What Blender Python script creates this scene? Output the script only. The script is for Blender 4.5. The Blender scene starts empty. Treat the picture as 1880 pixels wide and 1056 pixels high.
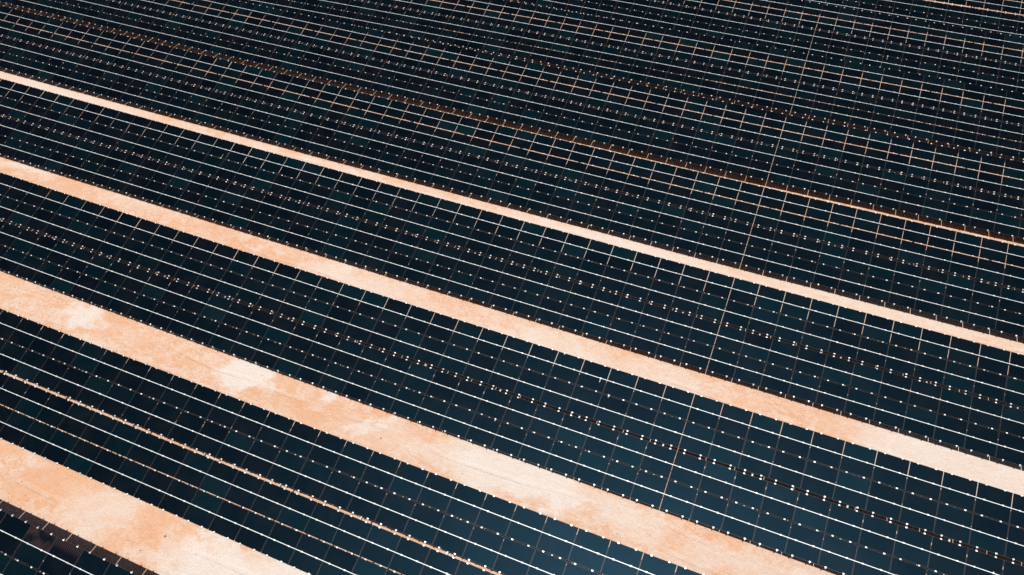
import bpy, bmesh, math, random
from mathutils import Vector, Matrix
random.seed(7)
scene = bpy.context.scene
col = scene.collection

# ------------------------------------------------------------------ layout (metres)
PITCH, YAW, ROLL = 0.7956, -0.4070, -0.0116
ROW = 1.0223                  # one strip of modules, measured up the slope
SLOT = 0.1325                 # extra width of the slot between the two halves
TILT0 = 0.3329
CAM_H = 47.3853               # camera over the mean low edge
CLEAR = 0.9655                # low edge over the ground
COL = 2.0                     # one module along the row
JOINT = 0.034                 # open joint between modules
SUN_Y, SUN_X = 0.382, -0.0256 # shadow drift on the ground per metre of height
Z0 = CAM_H + CLEAR            # camera height over datum
# for every row: low edge Y, dz, bz, cz, X phase of the joints, first and last X built, X range in view
ROWS = [
 (2.3128,  0.264, -0.255, 0.346, 0.04,  -52,  20, -38.5, -28.1),
 (14.7945, 0.659,  0.012, 0.148, 0.42,  -64,  24, -51.9,   1.9),
 (27.5011, 0.243,  0.071, 0.231, 0.40,  -78,  30, -65.7,  19.5),
 (40.1560,-0.037,  0.035, 0.083, 0.57,  -92,  32, -79.7,  20.4),
 (52.8887,-0.266,  0.174, 0.138, 0.62, -106,  33, -93.5,  20.7),
 (65.7470,-0.478,  0.250, 0.110, 0.58, -114,  33,-101.0,  21.1),
 (78.1229,-0.192,  0.204,-0.170, 0.76,  -94,  33, -75.8,  21.3),
 (90.6045,-0.112,  0.063, 0.079, 0.69,  -60,  34, -38.6,  21.5),
 (103.0989,-0.080, 0.146, 0.114, 0.82,  -30,  35,  -7.4,  21.8),
]

def row_dz(k, x):
    y, dz, bz, cz, ph, a, b, va, vb = ROWS[k]
    lo, hi = va - 6, vb + 6
    x = min(max(x, lo), hi)
    u = x / 40
    return dz + bz * u + cz * u * u

def smooth_noise(x, y):
    return (math.sin(x * .31 + 1.3 * math.sin(y * .23)) + math.sin(y * .41 + 1.1 * math.sin(x * .17 + 2)) +
            .5 * math.sin(x * .93 + y * .77) + .5 * math.sin(x * .71 - y * 1.13 + 1.7))

def ground_z(x, y):
    cs = [r[0] + 4 * math.cos(TILT0) for r in ROWS]
    if y <= cs[0]: z = row_dz(0, x)
    elif y >= cs[-1]: z = row_dz(len(cs) - 1, x)
    else:
        for k in range(len(cs) - 1):
            if cs[k] <= y <= cs[k + 1]:
                f = (y - cs[k]) / (cs[k + 1] - cs[k])
                z = row_dz(k, x) * (1 - f) + row_dz(k + 1, x) * f
                break
    sm = lambda a, b, t: (lambda u: u * u * (3 - 2 * u))(min(1, max(0, (t - a) / (b - a))))
    z -= .19 * sm(10, -8, x) * math.exp(-((y - 64.5) / 3.2) ** 2)      # ground lowered before the sixth row to widen its shadow
    z -= .42 * sm(-2, 16, x) * math.exp(-((y - 28.0) / 3.0) ** 2)      # dip under the third row
    return z + .018 * smooth_noise(x, y)

# ------------------------------------------------------------------ materials
def new_mat(name):
    m = bpy.data.materials.new(name); m.use_nodes = True
    nt = m.node_tree; b = nt.nodes['Principled BSDF']
    return m, nt, b

def N(nt, typ, **kw):
    n = nt.nodes.new(typ)
    for k, v in kw.items():
        if k.startswith('i_'): n.inputs[k[2:].replace('_', ' ')].default_value = v
        else: setattr(n, k, v)
    return n

def ramp(nt, fac, stops):
    r = nt.nodes.new('ShaderNodeValToRGB')
    e = r.color_ramp.elements
    while len(e) < len(stops): e.new(.5)
    for el, (p, c) in zip(e, stops):
        el.position = p; el.color = (*c, 1) if len(c) == 3 else c
    nt.links.new(fac, r.inputs['Fac'])
    return r

def mathn(nt, op, a, b=None, clamp=False):
    n = nt.nodes.new('ShaderNodeMath'); n.operation = op; n.use_clamp = clamp
    for i, v in enumerate((a, b)):
        if v is None: continue
        if isinstance(v, (int, float)): n.inputs[i].default_value = v
        else: nt.links.new(v, n.inputs[i])
    return n.outputs[0]

def mixc(nt, fac, a, b, blend='MIX'):
    n = nt.nodes.new('ShaderNodeMix'); n.data_type = 'RGBA'; n.blend_type = blend
    for sock, v in ((n.inputs[0], fac), (n.inputs[6], a), (n.inputs[7], b)):
        if isinstance(v, (int, float)): sock.default_value = v
        elif isinstance(v, tuple): sock.default_value = (*v, 1)
        else: nt.links.new(v, sock)
    return n.outputs[2]

def glass_material(name, island, reflection=0):
    m, nt, b = new_mat(name)
    if island: rnd = N(nt, 'ShaderNodeNewGeometry').outputs['Random Per Island']
    else: rnd = N(nt, 'ShaderNodeObjectInfo').outputs['Random']
    r = ramp(nt, rnd, [(0, (.0004, .0008, .0022)), (.35, (.0003, .0012, .0026)), (.7, (.0002, .0019, .0034)), (.88, (.0002, .0032, .0052)), (1, (.0002, .0056, .0082))])
    tc = N(nt, 'ShaderNodeTexCoord')
    geo = N(nt, 'ShaderNodeNewGeometry')
    # thin film of dust, drifting over whole groups of modules
    n1 = N(nt, 'ShaderNodeTexNoise', i_Scale=.55, i_Detail=5.0, i_Roughness=.6)
    nt.links.new(geo.outputs['Position'], n1.inputs['Vector'])
    film = mathn(nt, 'MULTIPLY', mathn(nt, 'SUBTRACT', n1.outputs['Fac'], .42, True), .05)
    c = mixc(nt, film, r.outputs['Color'], (.18, .12, .085))
    if reflection:  # brownish reflections painted into the base colour of a few modules
        n2 = N(nt, 'ShaderNodeTexNoise', i_Scale=1.3 if reflection == 1 else 1.6, i_Detail=3.0)
        nt.links.new(tc.outputs['Object'], n2.inputs['Vector'])
        k = ramp(nt, n2.outputs['Fac'], [(.42, (0, 0, 0)), (.62, (1, 1, 1))]).outputs['Color']
        if reflection == 2:  # ribbed version of the painted reflections, upper part only
            w = N(nt, 'ShaderNodeTexWave', i_Scale=2.4, i_Distortion=.25, bands_direction='X')
            nt.links.new(tc.outputs['Object'], w.inputs['Vector'])
            sp = N(nt, 'ShaderNodeSeparateXYZ'); nt.links.new(tc.outputs['Object'], sp.inputs[0])
            top = mathn(nt, 'MULTIPLY', mathn(nt, 'ADD', sp.outputs['Y'], .12, True), 3.0, True)
            k = mathn(nt, 'MULTIPLY', mathn(nt, 'POWER', w.outputs['Fac'], 1.5), top)
        c = mixc(nt, mathn(nt, 'MULTIPLY', k, .45 if reflection == 1 else .8), c, (.050, .026, .024))
    nt.links.new(c, b.inputs['Base Color'])
    b.inputs['Roughness'].default_value = .41
    b.inputs['IOR'].default_value = 1.5
    b.inputs['Specular IOR Level'].default_value = .11
    b.inputs['Specular Tint'].default_value = (.20, .60, 1.0, 1)
    b.inputs['Coat Weight'].default_value = .05
    b.inputs['Coat Roughness'].default_value = .03
    b.inputs['Coat Tint'].default_value = (.8, .92, 1, 1)
    return m

M_GLASS = glass_material('solar_glass', False)
M_GLASS_MANY = glass_material('solar_glass_many', True)
M_GLASS_REFLECT = glass_material('dusty_solar_glass', False, 1)  # glass with reflections painted in as brown patches
M_GLASS_REFLECT_STREAK = glass_material('streaked_solar_glass', False, 2)

def metal(name, colr, rough, metallic, scale=30.0, amt=.12):
    m, nt, b = new_mat(name)
    geo = N(nt, 'ShaderNodeNewGeometry')
    n = N(nt, 'ShaderNodeTexNoise', i_Scale=scale, i_Detail=3.0)
    nt.links.new(geo.outputs['Position'], n.inputs['Vector'])
    lo = tuple(v * (1 - amt) for v in colr); hi = tuple(min(1, v * (1 + amt)) for v in colr)
    r = ramp(nt, n.outputs['Fac'], [(.3, lo), (.7, hi)])
    nt.links.new(r.outputs['Color'], b.inputs['Base Color'])
    b.inputs['Roughness'].default_value = rough; b.inputs['Metallic'].default_value = metallic
    return m
M_FRAME = metal('dark_anodised_frame', (.045, .045, .048), .45, .3)
M_BACK = metal('module_backsheet', (.13, .125, .12), .6, 0)
M_STRIP = metal('pale_aluminium', (.62, .66, .66), .5, .15, 6.0, .08)
M_CLAMP = metal('bright_clamp', (.66, .655, .64), .40, .25, 2.2, .42)
M_STEEL = metal('galvanised_steel', (.30, .31, .32), .5, .6)

def sand_material():
    m, nt, b = new_mat('desert_sand')
    geo = N(nt, 'ShaderNodeNewGeometry'); P = geo.outputs['Position']
    # warped position for soft-edged pale patches
    wn = N(nt, 'ShaderNodeTexNoise', i_Scale=.40, i_Detail=8.0, i_Roughness=.66)
    nt.links.new(P, wn.inputs['Vector'])
    vs = N(nt, 'ShaderNodeVectorMath', operation='SUBTRACT'); nt.links.new(wn.outputs['Color'], vs.inputs[0]); vs.inputs[1].default_value = (.5, .5, .5)
    vm = N(nt, 'ShaderNodeVectorMath', operation='SCALE'); nt.links.new(vs.outputs[0], vm.inputs[0]); vm.inputs['Scale'].default_value = 5.5
    va = N(nt, 'ShaderNodeVectorMath', operation='ADD'); nt.links.new(P, va.inputs[0]); nt.links.new(vm.outputs[0], va.inputs[1])
    WP = va.outputs[0]
    # bleached crust patches: x, y, rx, ry, angle, strength, softness
    BLOBS = [(-27.0, 14.9, 2.6, .5, -.25, .8, .3), (-22.5, 26.4, 2.2, .45, .5, .7, .35), (-18.0, 37.2, 3.4, .35, .18, .85, .3), (-12.5, 38.4, 2.8, .3, -.2, .85, .3), (-8.0, 26.0, 3.0, .4, .35, .9, .3), (-49.9, 26.4, 2.1, 1.2, .1, .9, .45), (-46.6, 25.0, 1.6, .6, 0, .5, .6), (-33.7, 27.1, 2.0, 2.1, .4, 1.05, .35),
             (-26.6, 28.1, 1.5, .8, 0, .85, .5), (-35.2, 13.3, 2.4, 2.0, 0, .62, .8), (-34.0, 15.2, 1.6, .9, .2, .55, .7),
             (-25.5, 13.2, 5.0, 1.9, .05, 1.0, .45), (-20.0, 14.3, 5, 2.6, 0, 1.0, .4), (-29.2, 12.6, 2.2, .7, .1, .7, .7), (-11.5, 26.6, 5.8, 2.2, .05, .95, .45),
             (-4.2, 26.8, 4.0, 1.7, .0, .62, .8), (3.5, 26.0, 5.0, 1.2, .3, .55, .8), (8.5, 26.8, 4, 1.5, 0, .5, .8), (-17.5, 26.2, 3.0, 1.0, .6, .55, .8),
             (-21.0, 26.0, 2.4, 1.2, .3, .4, .9), (17.0, 39.6, 8.6, 3.0, .0, .80, .5), (-14.5, 37.8, 9.0, 2.2, .05, .78, .8), (-29, 38.5, 7, 1.8, 0, .55, .9),
             (-5.0, 38.8, 5.5, 1.4, .1, .6, .9), (-70.5, 40.2, 4.0, .9, 0, .65, .8), (-33.5, 39.5, 2.4, 1.4, 0, .6, .7),
             (-45, 51.0, 26, 2.2, 0, .68, .9), (-12, 52.0, 14, 2.4, 0, .72, .7), (10, 53.0, 14, 2.2, 0, .62, .9), (-78, 52.5, 16, 2.2, 0, .6, .8), (-56, 40.0, 5, .8, .1, .35, 1.0)]
    tot = None
    for x, y, rx, ry, a, s, soft in BLOBS:
        mp = N(nt, 'ShaderNodeMapping', vector_type='TEXTURE')
        mp.inputs['Location'].default_value = (x, y, 0); mp.inputs['Rotation'].default_value = (0, 0, a); mp.inputs['Scale'].default_value = (rx, ry, 1e6)
        nt.links.new(WP, mp.inputs['Vector'])
        ln = N(nt, 'ShaderNodeVectorMath', operation='LENGTH'); nt.links.new(mp.outputs[0], ln.inputs[0])
        mr = N(nt, 'ShaderNodeMapRange', interpolation_type='SMOOTHSTEP')
        nt.links.new(ln.outputs['Value'], mr.inputs['Value'])
        mr.inputs['From Min'].default_value = 1 + soft * .6; mr.inputs['From Max'].default_value = max(.05, 1 - soft); mr.inputs['To Min'].default_value = 0; mr.inputs['To Max'].default_value = s
        tot = mr.outputs[0] if tot is None else mathn(nt, 'MAXIMUM', tot, mr.outputs[0])
    # mottling at several sizes
    def noise(scale, detail, rough, dist=0.0, vec=None):
        n = N(nt, 'ShaderNodeTexNoise', i_Scale=scale, i_Detail=detail, i_Roughness=rough, i_Distortion=dist)
        nt.links.new(vec if vec is not None else P, n.inputs['Vector']); return n.outputs['Fac']
    def cen(v, k): return mathn(nt, 'MULTIPLY', mathn(nt, 'SUBTRACT', v, .5), k)
    n1 = noise(.55, 8.0, .72, 1.6); n2 = noise(3.0, 8.0, .78); n5 = noise(9.0, 6.0, .8)
    def streak(rot, sx, sy, scale, dist):
        ms = N(nt, 'ShaderNodeMapping'); ms.inputs['Rotation'].default_value = (0, 0, rot); ms.inputs['Scale'].default_value = (sx, sy, 1)
        nt.links.new(WP, ms.inputs['Vector'])
        return noise(scale, 7.0, .66, dist, ms.outputs[0])
    n3 = streak(.35, .30, 1.7, 1.0, 1.2)      # water-drawn streaks
    n6 = streak(-.5, .22, 2.4, .9, 2.2)       # swirls left by turning machines
    mot = mathn(nt, 'ADD', mathn(nt, 'ADD', cen(n1, .9), cen(n2, 1.0)), mathn(nt, 'ADD', cen(n3, 1.9), mathn(nt, 'ADD', cen(n6, 1.5), cen(n5, .55))))
    # wheel tracks along every aisle
    sp = N(nt, 'ShaderNodeSeparateXYZ'); nt.links.new(P, sp.inputs[0])
    mx = N(nt, 'ShaderNodeMapping'); mx.inputs['Scale'].default_value = (.06, .02, 0); nt.links.new(P, mx.inputs['Vector'])
    wob = cen(noise(1.0, 2.0, .5, 0.0, mx.outputs[0]), 3.4)
    yy = mathn(nt, 'ADD', sp.outputs['Y'], wob)
    tr = None
    for yc in (11.9, 13.6, 25.0, 26.7, 36.9, 38.6, 50.5, 52.2):
        dy = mathn(nt, 'ABSOLUTE', mathn(nt, 'SUBTRACT', yy, yc))
        mr = N(nt, 'ShaderNodeMapRange', interpolation_type='SMOOTHSTEP'); nt.links.new(dy, mr.inputs['Value'])
        mr.inputs['From Min'].default_value = .20; mr.inputs['From Max'].default_value = .10; mr.inputs['To Min'].default_value = 0; mr.inputs['To Max'].default_value = 1
        tr = mr.outputs[0] if tr is None else mathn(nt, 'MAXIMUM', tr, mr.outputs[0])
    fade = ramp(nt, noise(.12, 3.0, .6), [(.44, (0, 0, 0)), (.6, (1, 1, 1))]).outputs['Color']
    tr = mathn(nt, 'MULTIPLY', tr, fade)
    f = mathn(nt, 'ADD', mathn(nt, 'ADD', mathn(nt, 'MULTIPLY', tot, .82), .19), mathn(nt, 'ADD', mathn(nt, 'MULTIPLY', mot, .46), mathn(nt, 'MULTIPLY', tr, .16)), True)
    c = ramp(nt, f, [(0, (.56, .312, .188)), (.2, (.58, .345, .222)), (.45, (.59, .410, .310)), (.75, (.595, .485, .415)), (1, (.61, .545, .50))]).outputs['Color']
    # crisp wisps of pale silt left by run-off
    n7 = streak(.9, .42, 1.3, .55, 3.2)
    wisp = ramp(nt, n7, [(.50, (0, 0, 0)), (.535, (1, 1, 1)), (.60, (.5, .5, .5)), (.66, (0, 0, 0))]).outputs['Color']
    wisp = mathn(nt, 'MULTIPLY', wisp, ramp(nt, noise(.16, 4.0, .6, .6), [(.40, (0, 0, 0)), (.50, (1, 1, 1))]).outputs['Color'])
    c = mixc(nt, mathn(nt, 'MULTIPLY', wisp, .8), c, (.60, .52, .46))
    # small stones, clods and dark specks
    v = N(nt, 'ShaderNodeTexVoronoi', i_Scale=3.4, i_Randomness=1.0); nt.links.new(WP, v.inputs['Vector'])
    n4 = noise(.35, 4.0, .6)
    rough_area = ramp(nt, n4, [(.48, (0, 0, 0)), (.62, (1, 1, 1))]).outputs['Color']
    speck = mathn(nt, 'MULTIPLY', mathn(nt, 'LESS_THAN', v.outputs['Distance'], .12), rough_area)
    c = mixc(nt, mathn(nt, 'MULTIPLY', speck, .35), c, (.34, .20, .12))
    clod = mathn(nt, 'MULTIPLY', mathn(nt, 'LESS_THAN', n5, .40), rough_area)
    c = mixc(nt, mathn(nt, 'MULTIPLY', clod, .18), c, (.40, .23, .14))
    nt.links.new(c, b.inputs['Base Color'])
    b.inputs['Roughness'].default_value = .95; b.inputs['Specular IOR Level'].default_value = .1
    bp = N(nt, 'ShaderNodeBump', i_Strength=.9, i_Distance=.11)
    h = mathn(nt, 'ADD', mathn(nt, 'MULTIPLY', n2, .8), mathn(nt, 'ADD', mathn(nt, 'MULTIPLY', n5, .45), mathn(nt, 'SUBTRACT', n1, mathn(nt, 'MULTIPLY', tr, .35))))
    nt.links.new(h, bp.inputs['Height']); nt.links.new(bp.outputs[0], b.inputs['Normal'])
    return m
M_SAND = sand_material()

# ------------------------------------------------------------------ mesh helpers
class MB:
    def __init__(s): s.v = []; s.f = []; s.m = []
    def box(s, o, ex, ey, ez, mat=0):
        """box with corner o and edge vectors ex, ey, ez"""
        b = len(s.v)
        for k in (0, 1):
            for j in (0, 1):
                for i in (0, 1): s.v.append(o + ex * i + ey * j + ez * k)
        for q in ((0, 2, 3, 1), (4, 5, 7, 6), (0, 1, 5, 4), (2, 6, 7, 3), (0, 4, 6, 2), (1, 3, 7, 5)):
            s.f.append(tuple(b + i for i in q)); s.m.append(mat)
    def add(s, mesh_data, M):
        vs, fs, ms = mesh_data; b = len(s.v)
        s.v += [M @ v for v in vs]; s.f += [tuple(b + i for i in q) for q in fs]; s.m += ms
    def mesh(s, name, mats):
        me = bpy.data.meshes.new(name)
        me.from_pydata([tuple(v) for v in s.v], [], s.f)
        for m in mats: me.materials.append(m)
        me.polygons.foreach_set('material_index', s.m)
        me.update(); return me

def link(name, me, parent=None, mat=None):
    o = bpy.data.objects.new(name, me); col.objects.link(o)
    if parent: o.parent = parent
    if mat is not None: o.matrix_local = mat
    return o

V = Vector
DS = .010                      # modules sit in pairs, drawn towards the pale strip between them
# module: origin at its centre on the top plane; x along the row, y up the slope
PW, PH, PT, FR = COL - JOINT, ROW - .052, .012, .008
def module_data():
    m = MB(); a, b = PW / 2, PH / 2; i, j = a - FR, b - FR
    m.v = [V((-a, -b, -PT)), V((a, -b, -PT)), V((a, b, -PT)), V((-a, b, -PT)),
           V((-a, -b, 0)), V((a, -b, 0)), V((a, b, 0)), V((-a, b, 0)),
           V((-i, -j, 0)), V((i, -j, 0)), V((i, j, 0)), V((-i, j, 0)),
           V((-i, -j, -.003)), V((i, -j, -.003)), V((i, j, -.003)), V((-i, j, -.003))]
    m.f = [(0, 3, 2, 1), (0, 1, 5, 4), (1, 2, 6, 5), (2, 3, 7, 6), (3, 0, 4, 7),
           (4, 5, 9, 8), (5, 6, 10, 9), (6, 7, 11, 10), (7, 4, 8, 11),
           (8, 9, 13, 12), (9, 10, 14, 13), (10, 11, 15, 14), (11, 8, 12, 15), (12, 13, 14, 15)]
    m.m = [2, 1, 1, 1, 1, 1, 1, 1, 1, 1, 1, 1, 1, 0]
    return m.v, m.f, m.m
MOD = module_data()
def module_mesh(name, glass):
    m = MB(); m.add(MOD, Matrix.Identity(4)); return m.mesh(name, [glass, M_FRAME, M_BACK])
ME_MOD = module_mesh('solar_panel', M_GLASS)
ME_REFLECT = module_mesh('solar_panel_dusty', M_GLASS_REFLECT)
ME_STREAK = module_mesh('solar_panel_streaked', M_GLASS_REFLECT_STREAK)

def clamp_data():
    """press plate with turned-down lips and a hexagonal bolt head"""
    m = MB(); a, b, t = .057, .038, .010
    m.box(V((-a, -b, .012)), V((2 * a, 0, 0)), V((0, 2 * b, 0)), V((0, 0, t)))
    m.box(V((-a, -b, .001)), V((2 * a, 0, 0)), V((0, .006, 0)), V((0, 0, .0105)))
    m.box(V((-a, b - .006, .001)), V((2 * a, 0, 0)), V((0, .006, 0)), V((0, 0, .0105)))
    k = len(m.v)
    for z in (.0225, .034):
        for i in range(6): m.v.append(V((.014 * math.cos(i * math.pi / 3), .014 * math.sin(i * math.pi / 3), z)))
    for i in range(6):
        j = (i + 1) % 6; m.f.append((k + i, k + j, k + 6 + j, k + 6 + i)); m.m.append(0)
    m.f.append(tuple(k + 6 + i for i in range(6))); m.m.append(0)
    return m.v, m.f, m.m
CLAMP = clamp_data()
_c = MB(); _c.add(CLAMP, Matrix.Identity(4)); ME_CLAMP = _c.mesh('clamp', [M_CLAMP])
CX = .53   # clamps sit this far either side of the module's centre

# ------------------------------------------------------------------ camera
F = V((math.sin(YAW) * math.cos(PITCH), math.cos(YAW) * math.cos(PITCH), -math.sin(PITCH)))
R0 = V((math.cos(YAW), -math.sin(YAW), 0)); U0 = R0.cross(F)
Rv = R0 * math.cos(ROLL) + U0 * math.sin(ROLL); Uv = -R0 * math.sin(ROLL) + U0 * math.cos(ROLL)
CAM = V((0, 0, Z0))
cd = bpy.data.cameras.new('camera'); cam = bpy.data.objects.new('camera', cd); col.objects.link(cam)
cam.matrix_world = Matrix(((Rv.x, Uv.x, -F.x, CAM.x), (Rv.y, Uv.y, -F.y, CAM.y), (Rv.z, Uv.z, -F.z, CAM.z), (0, 0, 0, 1)))
cd.sensor_width = 36; cd.lens = 1462 / 1880 * 36; cd.clip_start = .5; cd.clip_end = 5000
scene.camera = cam
def in_view(p, pad=.0):
    d = p - CAM; z = d.dot(F)
    return z > 0 and abs(d.dot(Rv) / z) < 940 / 1462 - pad and abs(d.dot(Uv) / z) < 528 / 1462 - pad

# ------------------------------------------------------------------ ground
def build_ground():
    bm = bmesh.new()
    xs = [-900, -500, -300, -200] + [-150 + i for i in range(0, 201)] + [70, 110, 200, 400]
    ys = [-400, -200, -90, -40] + [-20 + i for i in range(0, 151)] + [145, 180, 260, 450, 900]
    grid = [[bm.verts.new((x, y, ground_z(x, y))) for x in xs] for y in ys]
    for j in range(len(ys) - 1):
        for i in range(len(xs) - 1):
            f = bm.faces.new((grid[j][i], grid[j][i + 1], grid[j + 1][i + 1], grid[j + 1][i])); f.smooth = True
    me = bpy.data.meshes.new('ground'); bm.to_mesh(me); bm.free(); me.materials.append(M_SAND)
    g = link('ground', me); g['kind'] = 'structure'
build_ground()

def build_stones():
    rnd = random.Random(5); b = MB()
    for k, r in enumerate(ROWS[1:6]):
        n = (420, 360, 300, 220, 80)[k]
        for _ in range(n):
            x = rnd.uniform(r[7] - 6, r[8] + 6); y = r[0] - rnd.uniform(.2, 4.6)
            if math.sin(x * .37 + k * 2.1) + math.sin(x * .11 + y * .6) < rnd.uniform(-1.2, 1.4): continue
            z = ground_z(x, y); q = min(.11, .028 + rnd.expovariate(1 / .018)); i0 = len(b.v); a = rnd.uniform(0, 6.28)
            for j in range(5):
                t = a + j * 1.2566 + rnd.uniform(-.25, .25); q2 = q * rnd.uniform(.75, 1.15)
                b.v.append(V((x + q2 * math.cos(t), y + q2 * math.sin(t), z - .02)))
            for j in range(5):
                t = a + j * 1.2566 + rnd.uniform(-.2, .2); q2 = q * rnd.uniform(.45, .8)
                b.v.append(V((x + q2 * math.cos(t), y + q2 * math.sin(t), z + q * rnd.uniform(.45, .85))))
            for j in range(5):
                e = (j + 1) % 5; b.f.append((i0 + j, i0 + e, i0 + 5 + e, i0 + 5 + j)); b.m.append(0)
            b.f.append(tuple(i0 + 5 + j for j in range(5))); b.m.append(0)
    m, nt, bs = new_mat('sandstone_pebble')
    g = N(nt, 'ShaderNodeNewGeometry')
    nt.links.new(ramp(nt, g.outputs['Random Per Island'], [(0, (.26, .15, .09)), (.5, (.45, .29, .19)), (1, (.58, .48, .40))]).outputs['Color'], bs.inputs['Base Color'])
    bs.inputs['Roughness'].default_value = .9
    o = link('gravel', b.mesh('gravel', [m])); o['kind'] = 'stuff'
build_stones()

# ------------------------------------------------------------------ solar rows
LABELS = [
 'solar panel row cut by the bottom left corner, brown dust on its top edge',
 'solar panel row with bright orange sand showing through the slot along its middle',
 'solar panel row beyond the sand aisle with white patches, third from bottom left corner',
 'solar panel row between the two middle sand aisles, fourth from bottom left corner',
 'solar panel row above the thinnest pale sand aisle, fifth from bottom left corner',
 'solar panel row beyond the dark brown gap, sixth from bottom left corner',
 'solar panel row leaving by the top edge, third down from top right corner',
 'short stretch of solar panel row, second down from top right corner',
 'smallest visible solar panel row, tucked into the top right corner',
]
def build_row(k):
    y0, dz, bz, cz, ph, xa, xb, va, vb = ROWS[k]
    rnd = random.Random(100 + k)
    tilt = TILT0
    sl = V((0, math.cos(tilt), math.sin(tilt))); nn = V((0, -math.sin(tilt), math.cos(tilt)))
    n0 = math.ceil((xa - ph) / COL); n1 = math.floor((xb - ph) / COL)
    joints = [ph + COL * n for n in range(n0, n1 + 1)]
    xm = (joints[0] + joints[-1]) / 2
    base = V((xm, y0 + 4 * math.cos(tilt), ground_z(xm, y0 + 4 * math.cos(tilt))))
    root = bpy.data.objects.new('solar_array', None); col.objects.link(root); root.location = base
    root['label'] = LABELS[k]; root['category'] = 'solar array'; root['group'] = 'rows of solar panels on the desert sand'
    ZN = CLEAR
    def S(x, s, n=0.0):          # point on the row's top plane, in the row's own space
        return V((x, y0, ZN + row_dz(k, x))) + sl * s + nn * n - base
    def s_mid(m): return (m + .5) * ROW + (SLOT if m >= 4 else 0) + (DS if m % 2 == 0 else -DS)
    # --- modules
    mods = []
    for c in range(len(joints) - 1):
        x = (joints[c] + joints[c + 1]) / 2
        for m in range(8):
            p = S(x, s_mid(m)) + base
            vis = in_view(p, -.01)
            mods.append(((0 if vis else 1, (p - CAM).length), c, m, x))
    mods.sort(key=lambda t: t[0])
    single = {(c, m) for _, c, m, x in mods[:100]}
    many, manyc = MB(), MB()
    for _, c, m, x in sorted(mods, key=lambda t: (t[1], t[2])):
        sy = math.atan2(row_dz(k, x + 1) - row_dz(k, x - 1), 2)
        jit = (rnd.gauss(0, .0075), rnd.gauss(0, .0075))
        o = S(x, s_mid(m))
        M = Matrix.Translation(o) @ Matrix.Rotation(-sy, 4, 'Y') @ Matrix.Rotation(tilt, 4, 'X')
        Mj = M @ Matrix.Rotation(jit[0], 4, 'X') @ Matrix.Rotation(jit[1], 4, 'Y')
        # clamps: on the upper edge of every module, and on the lower edge beside an open edge
        spots = []
        up = PH / 2 - .012 if m in (3, 7) else ROW / 2 + (-DS if m % 2 == 0 else DS)
        lift = .006 if m in (0, 2, 4, 6) else 0
        for sx in (-1, 1):
            spots.append((sx * CX, up, lift))
            if m in (0, 4): spots.append((sx * CX, -PH / 2 + .012, 0))
        if (c, m) in single:
            me = ME_MOD; lab = None
            if k == 0 and m == 7:
                if -36 < x < -34: me, lab = ME_REFLECT, 'dark panel with brown dust smeared over it'
                elif -34 < x < -32: me, lab = ME_STREAK, 'dark panel with rows of thin brown dust streaks'
                elif -40 < x < -38: me, lab = ME_REFLECT, 'dark panel with faint brown dust at the left edge of the photo'
            po = link('solar_panel', me, root, Mj)
            if lab: po['label'] = lab
            for (u, w, l) in spots:
                link('clamp', ME_CLAMP, po, Mj.inverted() @ M @ Matrix.Translation((u, w, l)))
        else:
            many.add(MOD, Mj)
            for (u, w, l) in spots: manyc.add(CLAMP, M @ Matrix.Translation((u, w, l)))
    o = link('solar_panels', many.mesh('solar_panels', [M_GLASS_MANY, M_FRAME, M_BACK]), root); o['kind'] = 'stuff'
    o = link('clamps', manyc.mesh('clamps', [M_CLAMP]), root); o['kind'] = 'stuff'
    # --- pale joint strips over every second joint
    for m in (0, 2, 4, 6):
        s = (m + 1) * ROW + (SLOT if m >= 4 else 0); w = .0185
        b = MB()
        for j in range(len(joints) - 1):
            p, q = S(joints[j], s, .0025), S(joints[j + 1], s, .0025)
            b.box(p - sl * w, q - p, sl * (2 * w), nn * .004)
        link('joint_strip', b.mesh('joint_strip', [M_STRIP]), root)
    # --- rails up the slope under the clamps
    b = MB()
    for j in range(len(joints) - 1):
        x = (joints[j] + joints[j + 1]) / 2
        for sx in (-CX, CX):
            for lo, hi in ((-.05, 4 * ROW + .02), (4 * ROW + SLOT - .02, 8 * ROW + SLOT + .05)):
                p = S(x + sx, lo, -.072); q = S(x + sx, hi, -.072)
                b.box(p - V((.022, 0, 0)), V((.044, 0, 0)), q - p, nn * .054)
    o = link('mounting_rails', b.mesh('mounting_rails', [M_STEEL]), root); o['kind'] = 'stuff'
    # --- purlins along the row under the pale strips, beams across, posts in the ground
    b = MB()
    for m in (0, 2, 4, 6):
        s = (m + 1) * ROW + (SLOT if m >= 4 else 0)
        for j in range(len(joints) - 1):
            p, q = S(joints[j], s, -.23), S(joints[j + 1], s, -.23)
            b.box(p - sl * .04, q - p, sl * .08, nn * .134)
    spans = []
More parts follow.
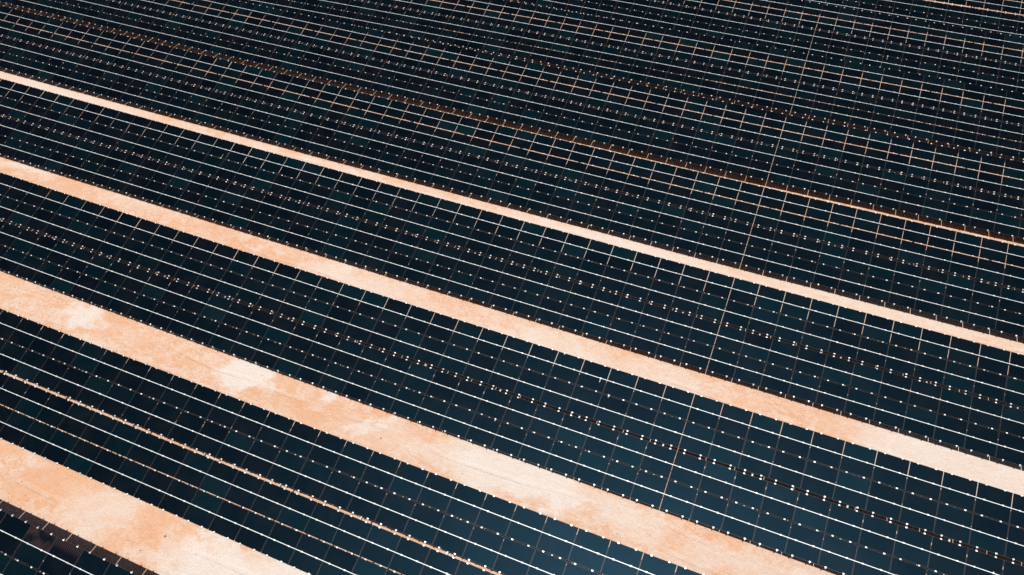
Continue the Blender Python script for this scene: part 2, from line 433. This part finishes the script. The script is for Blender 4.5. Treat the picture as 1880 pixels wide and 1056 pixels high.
    for j in range(1, len(joints) - 1, 3):
        x = (joints[j] + joints[j + 1]) / 2
        p, q = S(x, .7, -.40), S(x, 7.6 * ROW, -.40)
        b.box(p - V((.05, 0, 0)), V((.1, 0, 0)), q - p, nn * .168)
        spans.append(x)
    link('support_frame', b.mesh('support_frame', [M_STEEL]), root)
    for s in (1.6 * ROW, 6.5 * ROW + SLOT):
        pm = None
        for x in spans:
            top = S(x, s, -.38); g = ground_z(x, (top + base).y) - base.z - .35
            if pm is None:
                h = top.z - g + .25; t = MB()
                for o1, e1, e2 in (((-.06, -.05, -h), (.12, 0, 0), (0, .012, 0)), ((-.06, .038, -h), (.12, 0, 0), (0, .012, 0)), ((-.006, -.038, -h), (.012, 0, 0), (0, .076, 0))):
                    t.box(V(o1), V(e1), V(e2), V((0, 0, h)))
                pm = t.mesh('post', [M_STEEL])
            link('post', pm, root, Matrix.Translation(top))
for k in range(len(ROWS)): build_row(k)

# ------------------------------------------------------------------ daylight
sun_to = V((-SUN_X, -SUN_Y, 1)).normalized()
sd = bpy.data.lights.new('sun', 'SUN'); sd.energy = 4.6; sd.angle = math.radians(.53); sd.color = (1, .955, .89)
so = bpy.data.objects.new('sun', sd); col.objects.link(so)
so.rotation_euler = sun_to.to_track_quat('Z', 'Y').to_euler(); so.location = (0, -40, 90)
w = bpy.data.worlds.new('World'); scene.world = w; w.use_nodes = True
nt = w.node_tree; bg = nt.nodes['Background']
sky = nt.nodes.new('ShaderNodeTexSky'); sky.sky_type = 'NISHITA'; sky.sun_disc = False
sky.sun_elevation = math.asin(sun_to.z); sky.sun_rotation = math.atan2(sun_to.x, sun_to.y)
sky.altitude = 800; sky.dust_density = 2.0; sky.air_density = .35
nt.links.new(sky.outputs[0], bg.inputs['Color']); bg.inputs['Strength'].default_value = .07
vs = scene.view_settings; vs.view_transform = 'Standard'; vs.look = 'None'; vs.exposure = .28; vs.gamma = 1
scene.render.engine = 'CYCLES'
scene.cycles.use_denoising = False
scene.cycles.max_bounces = 6
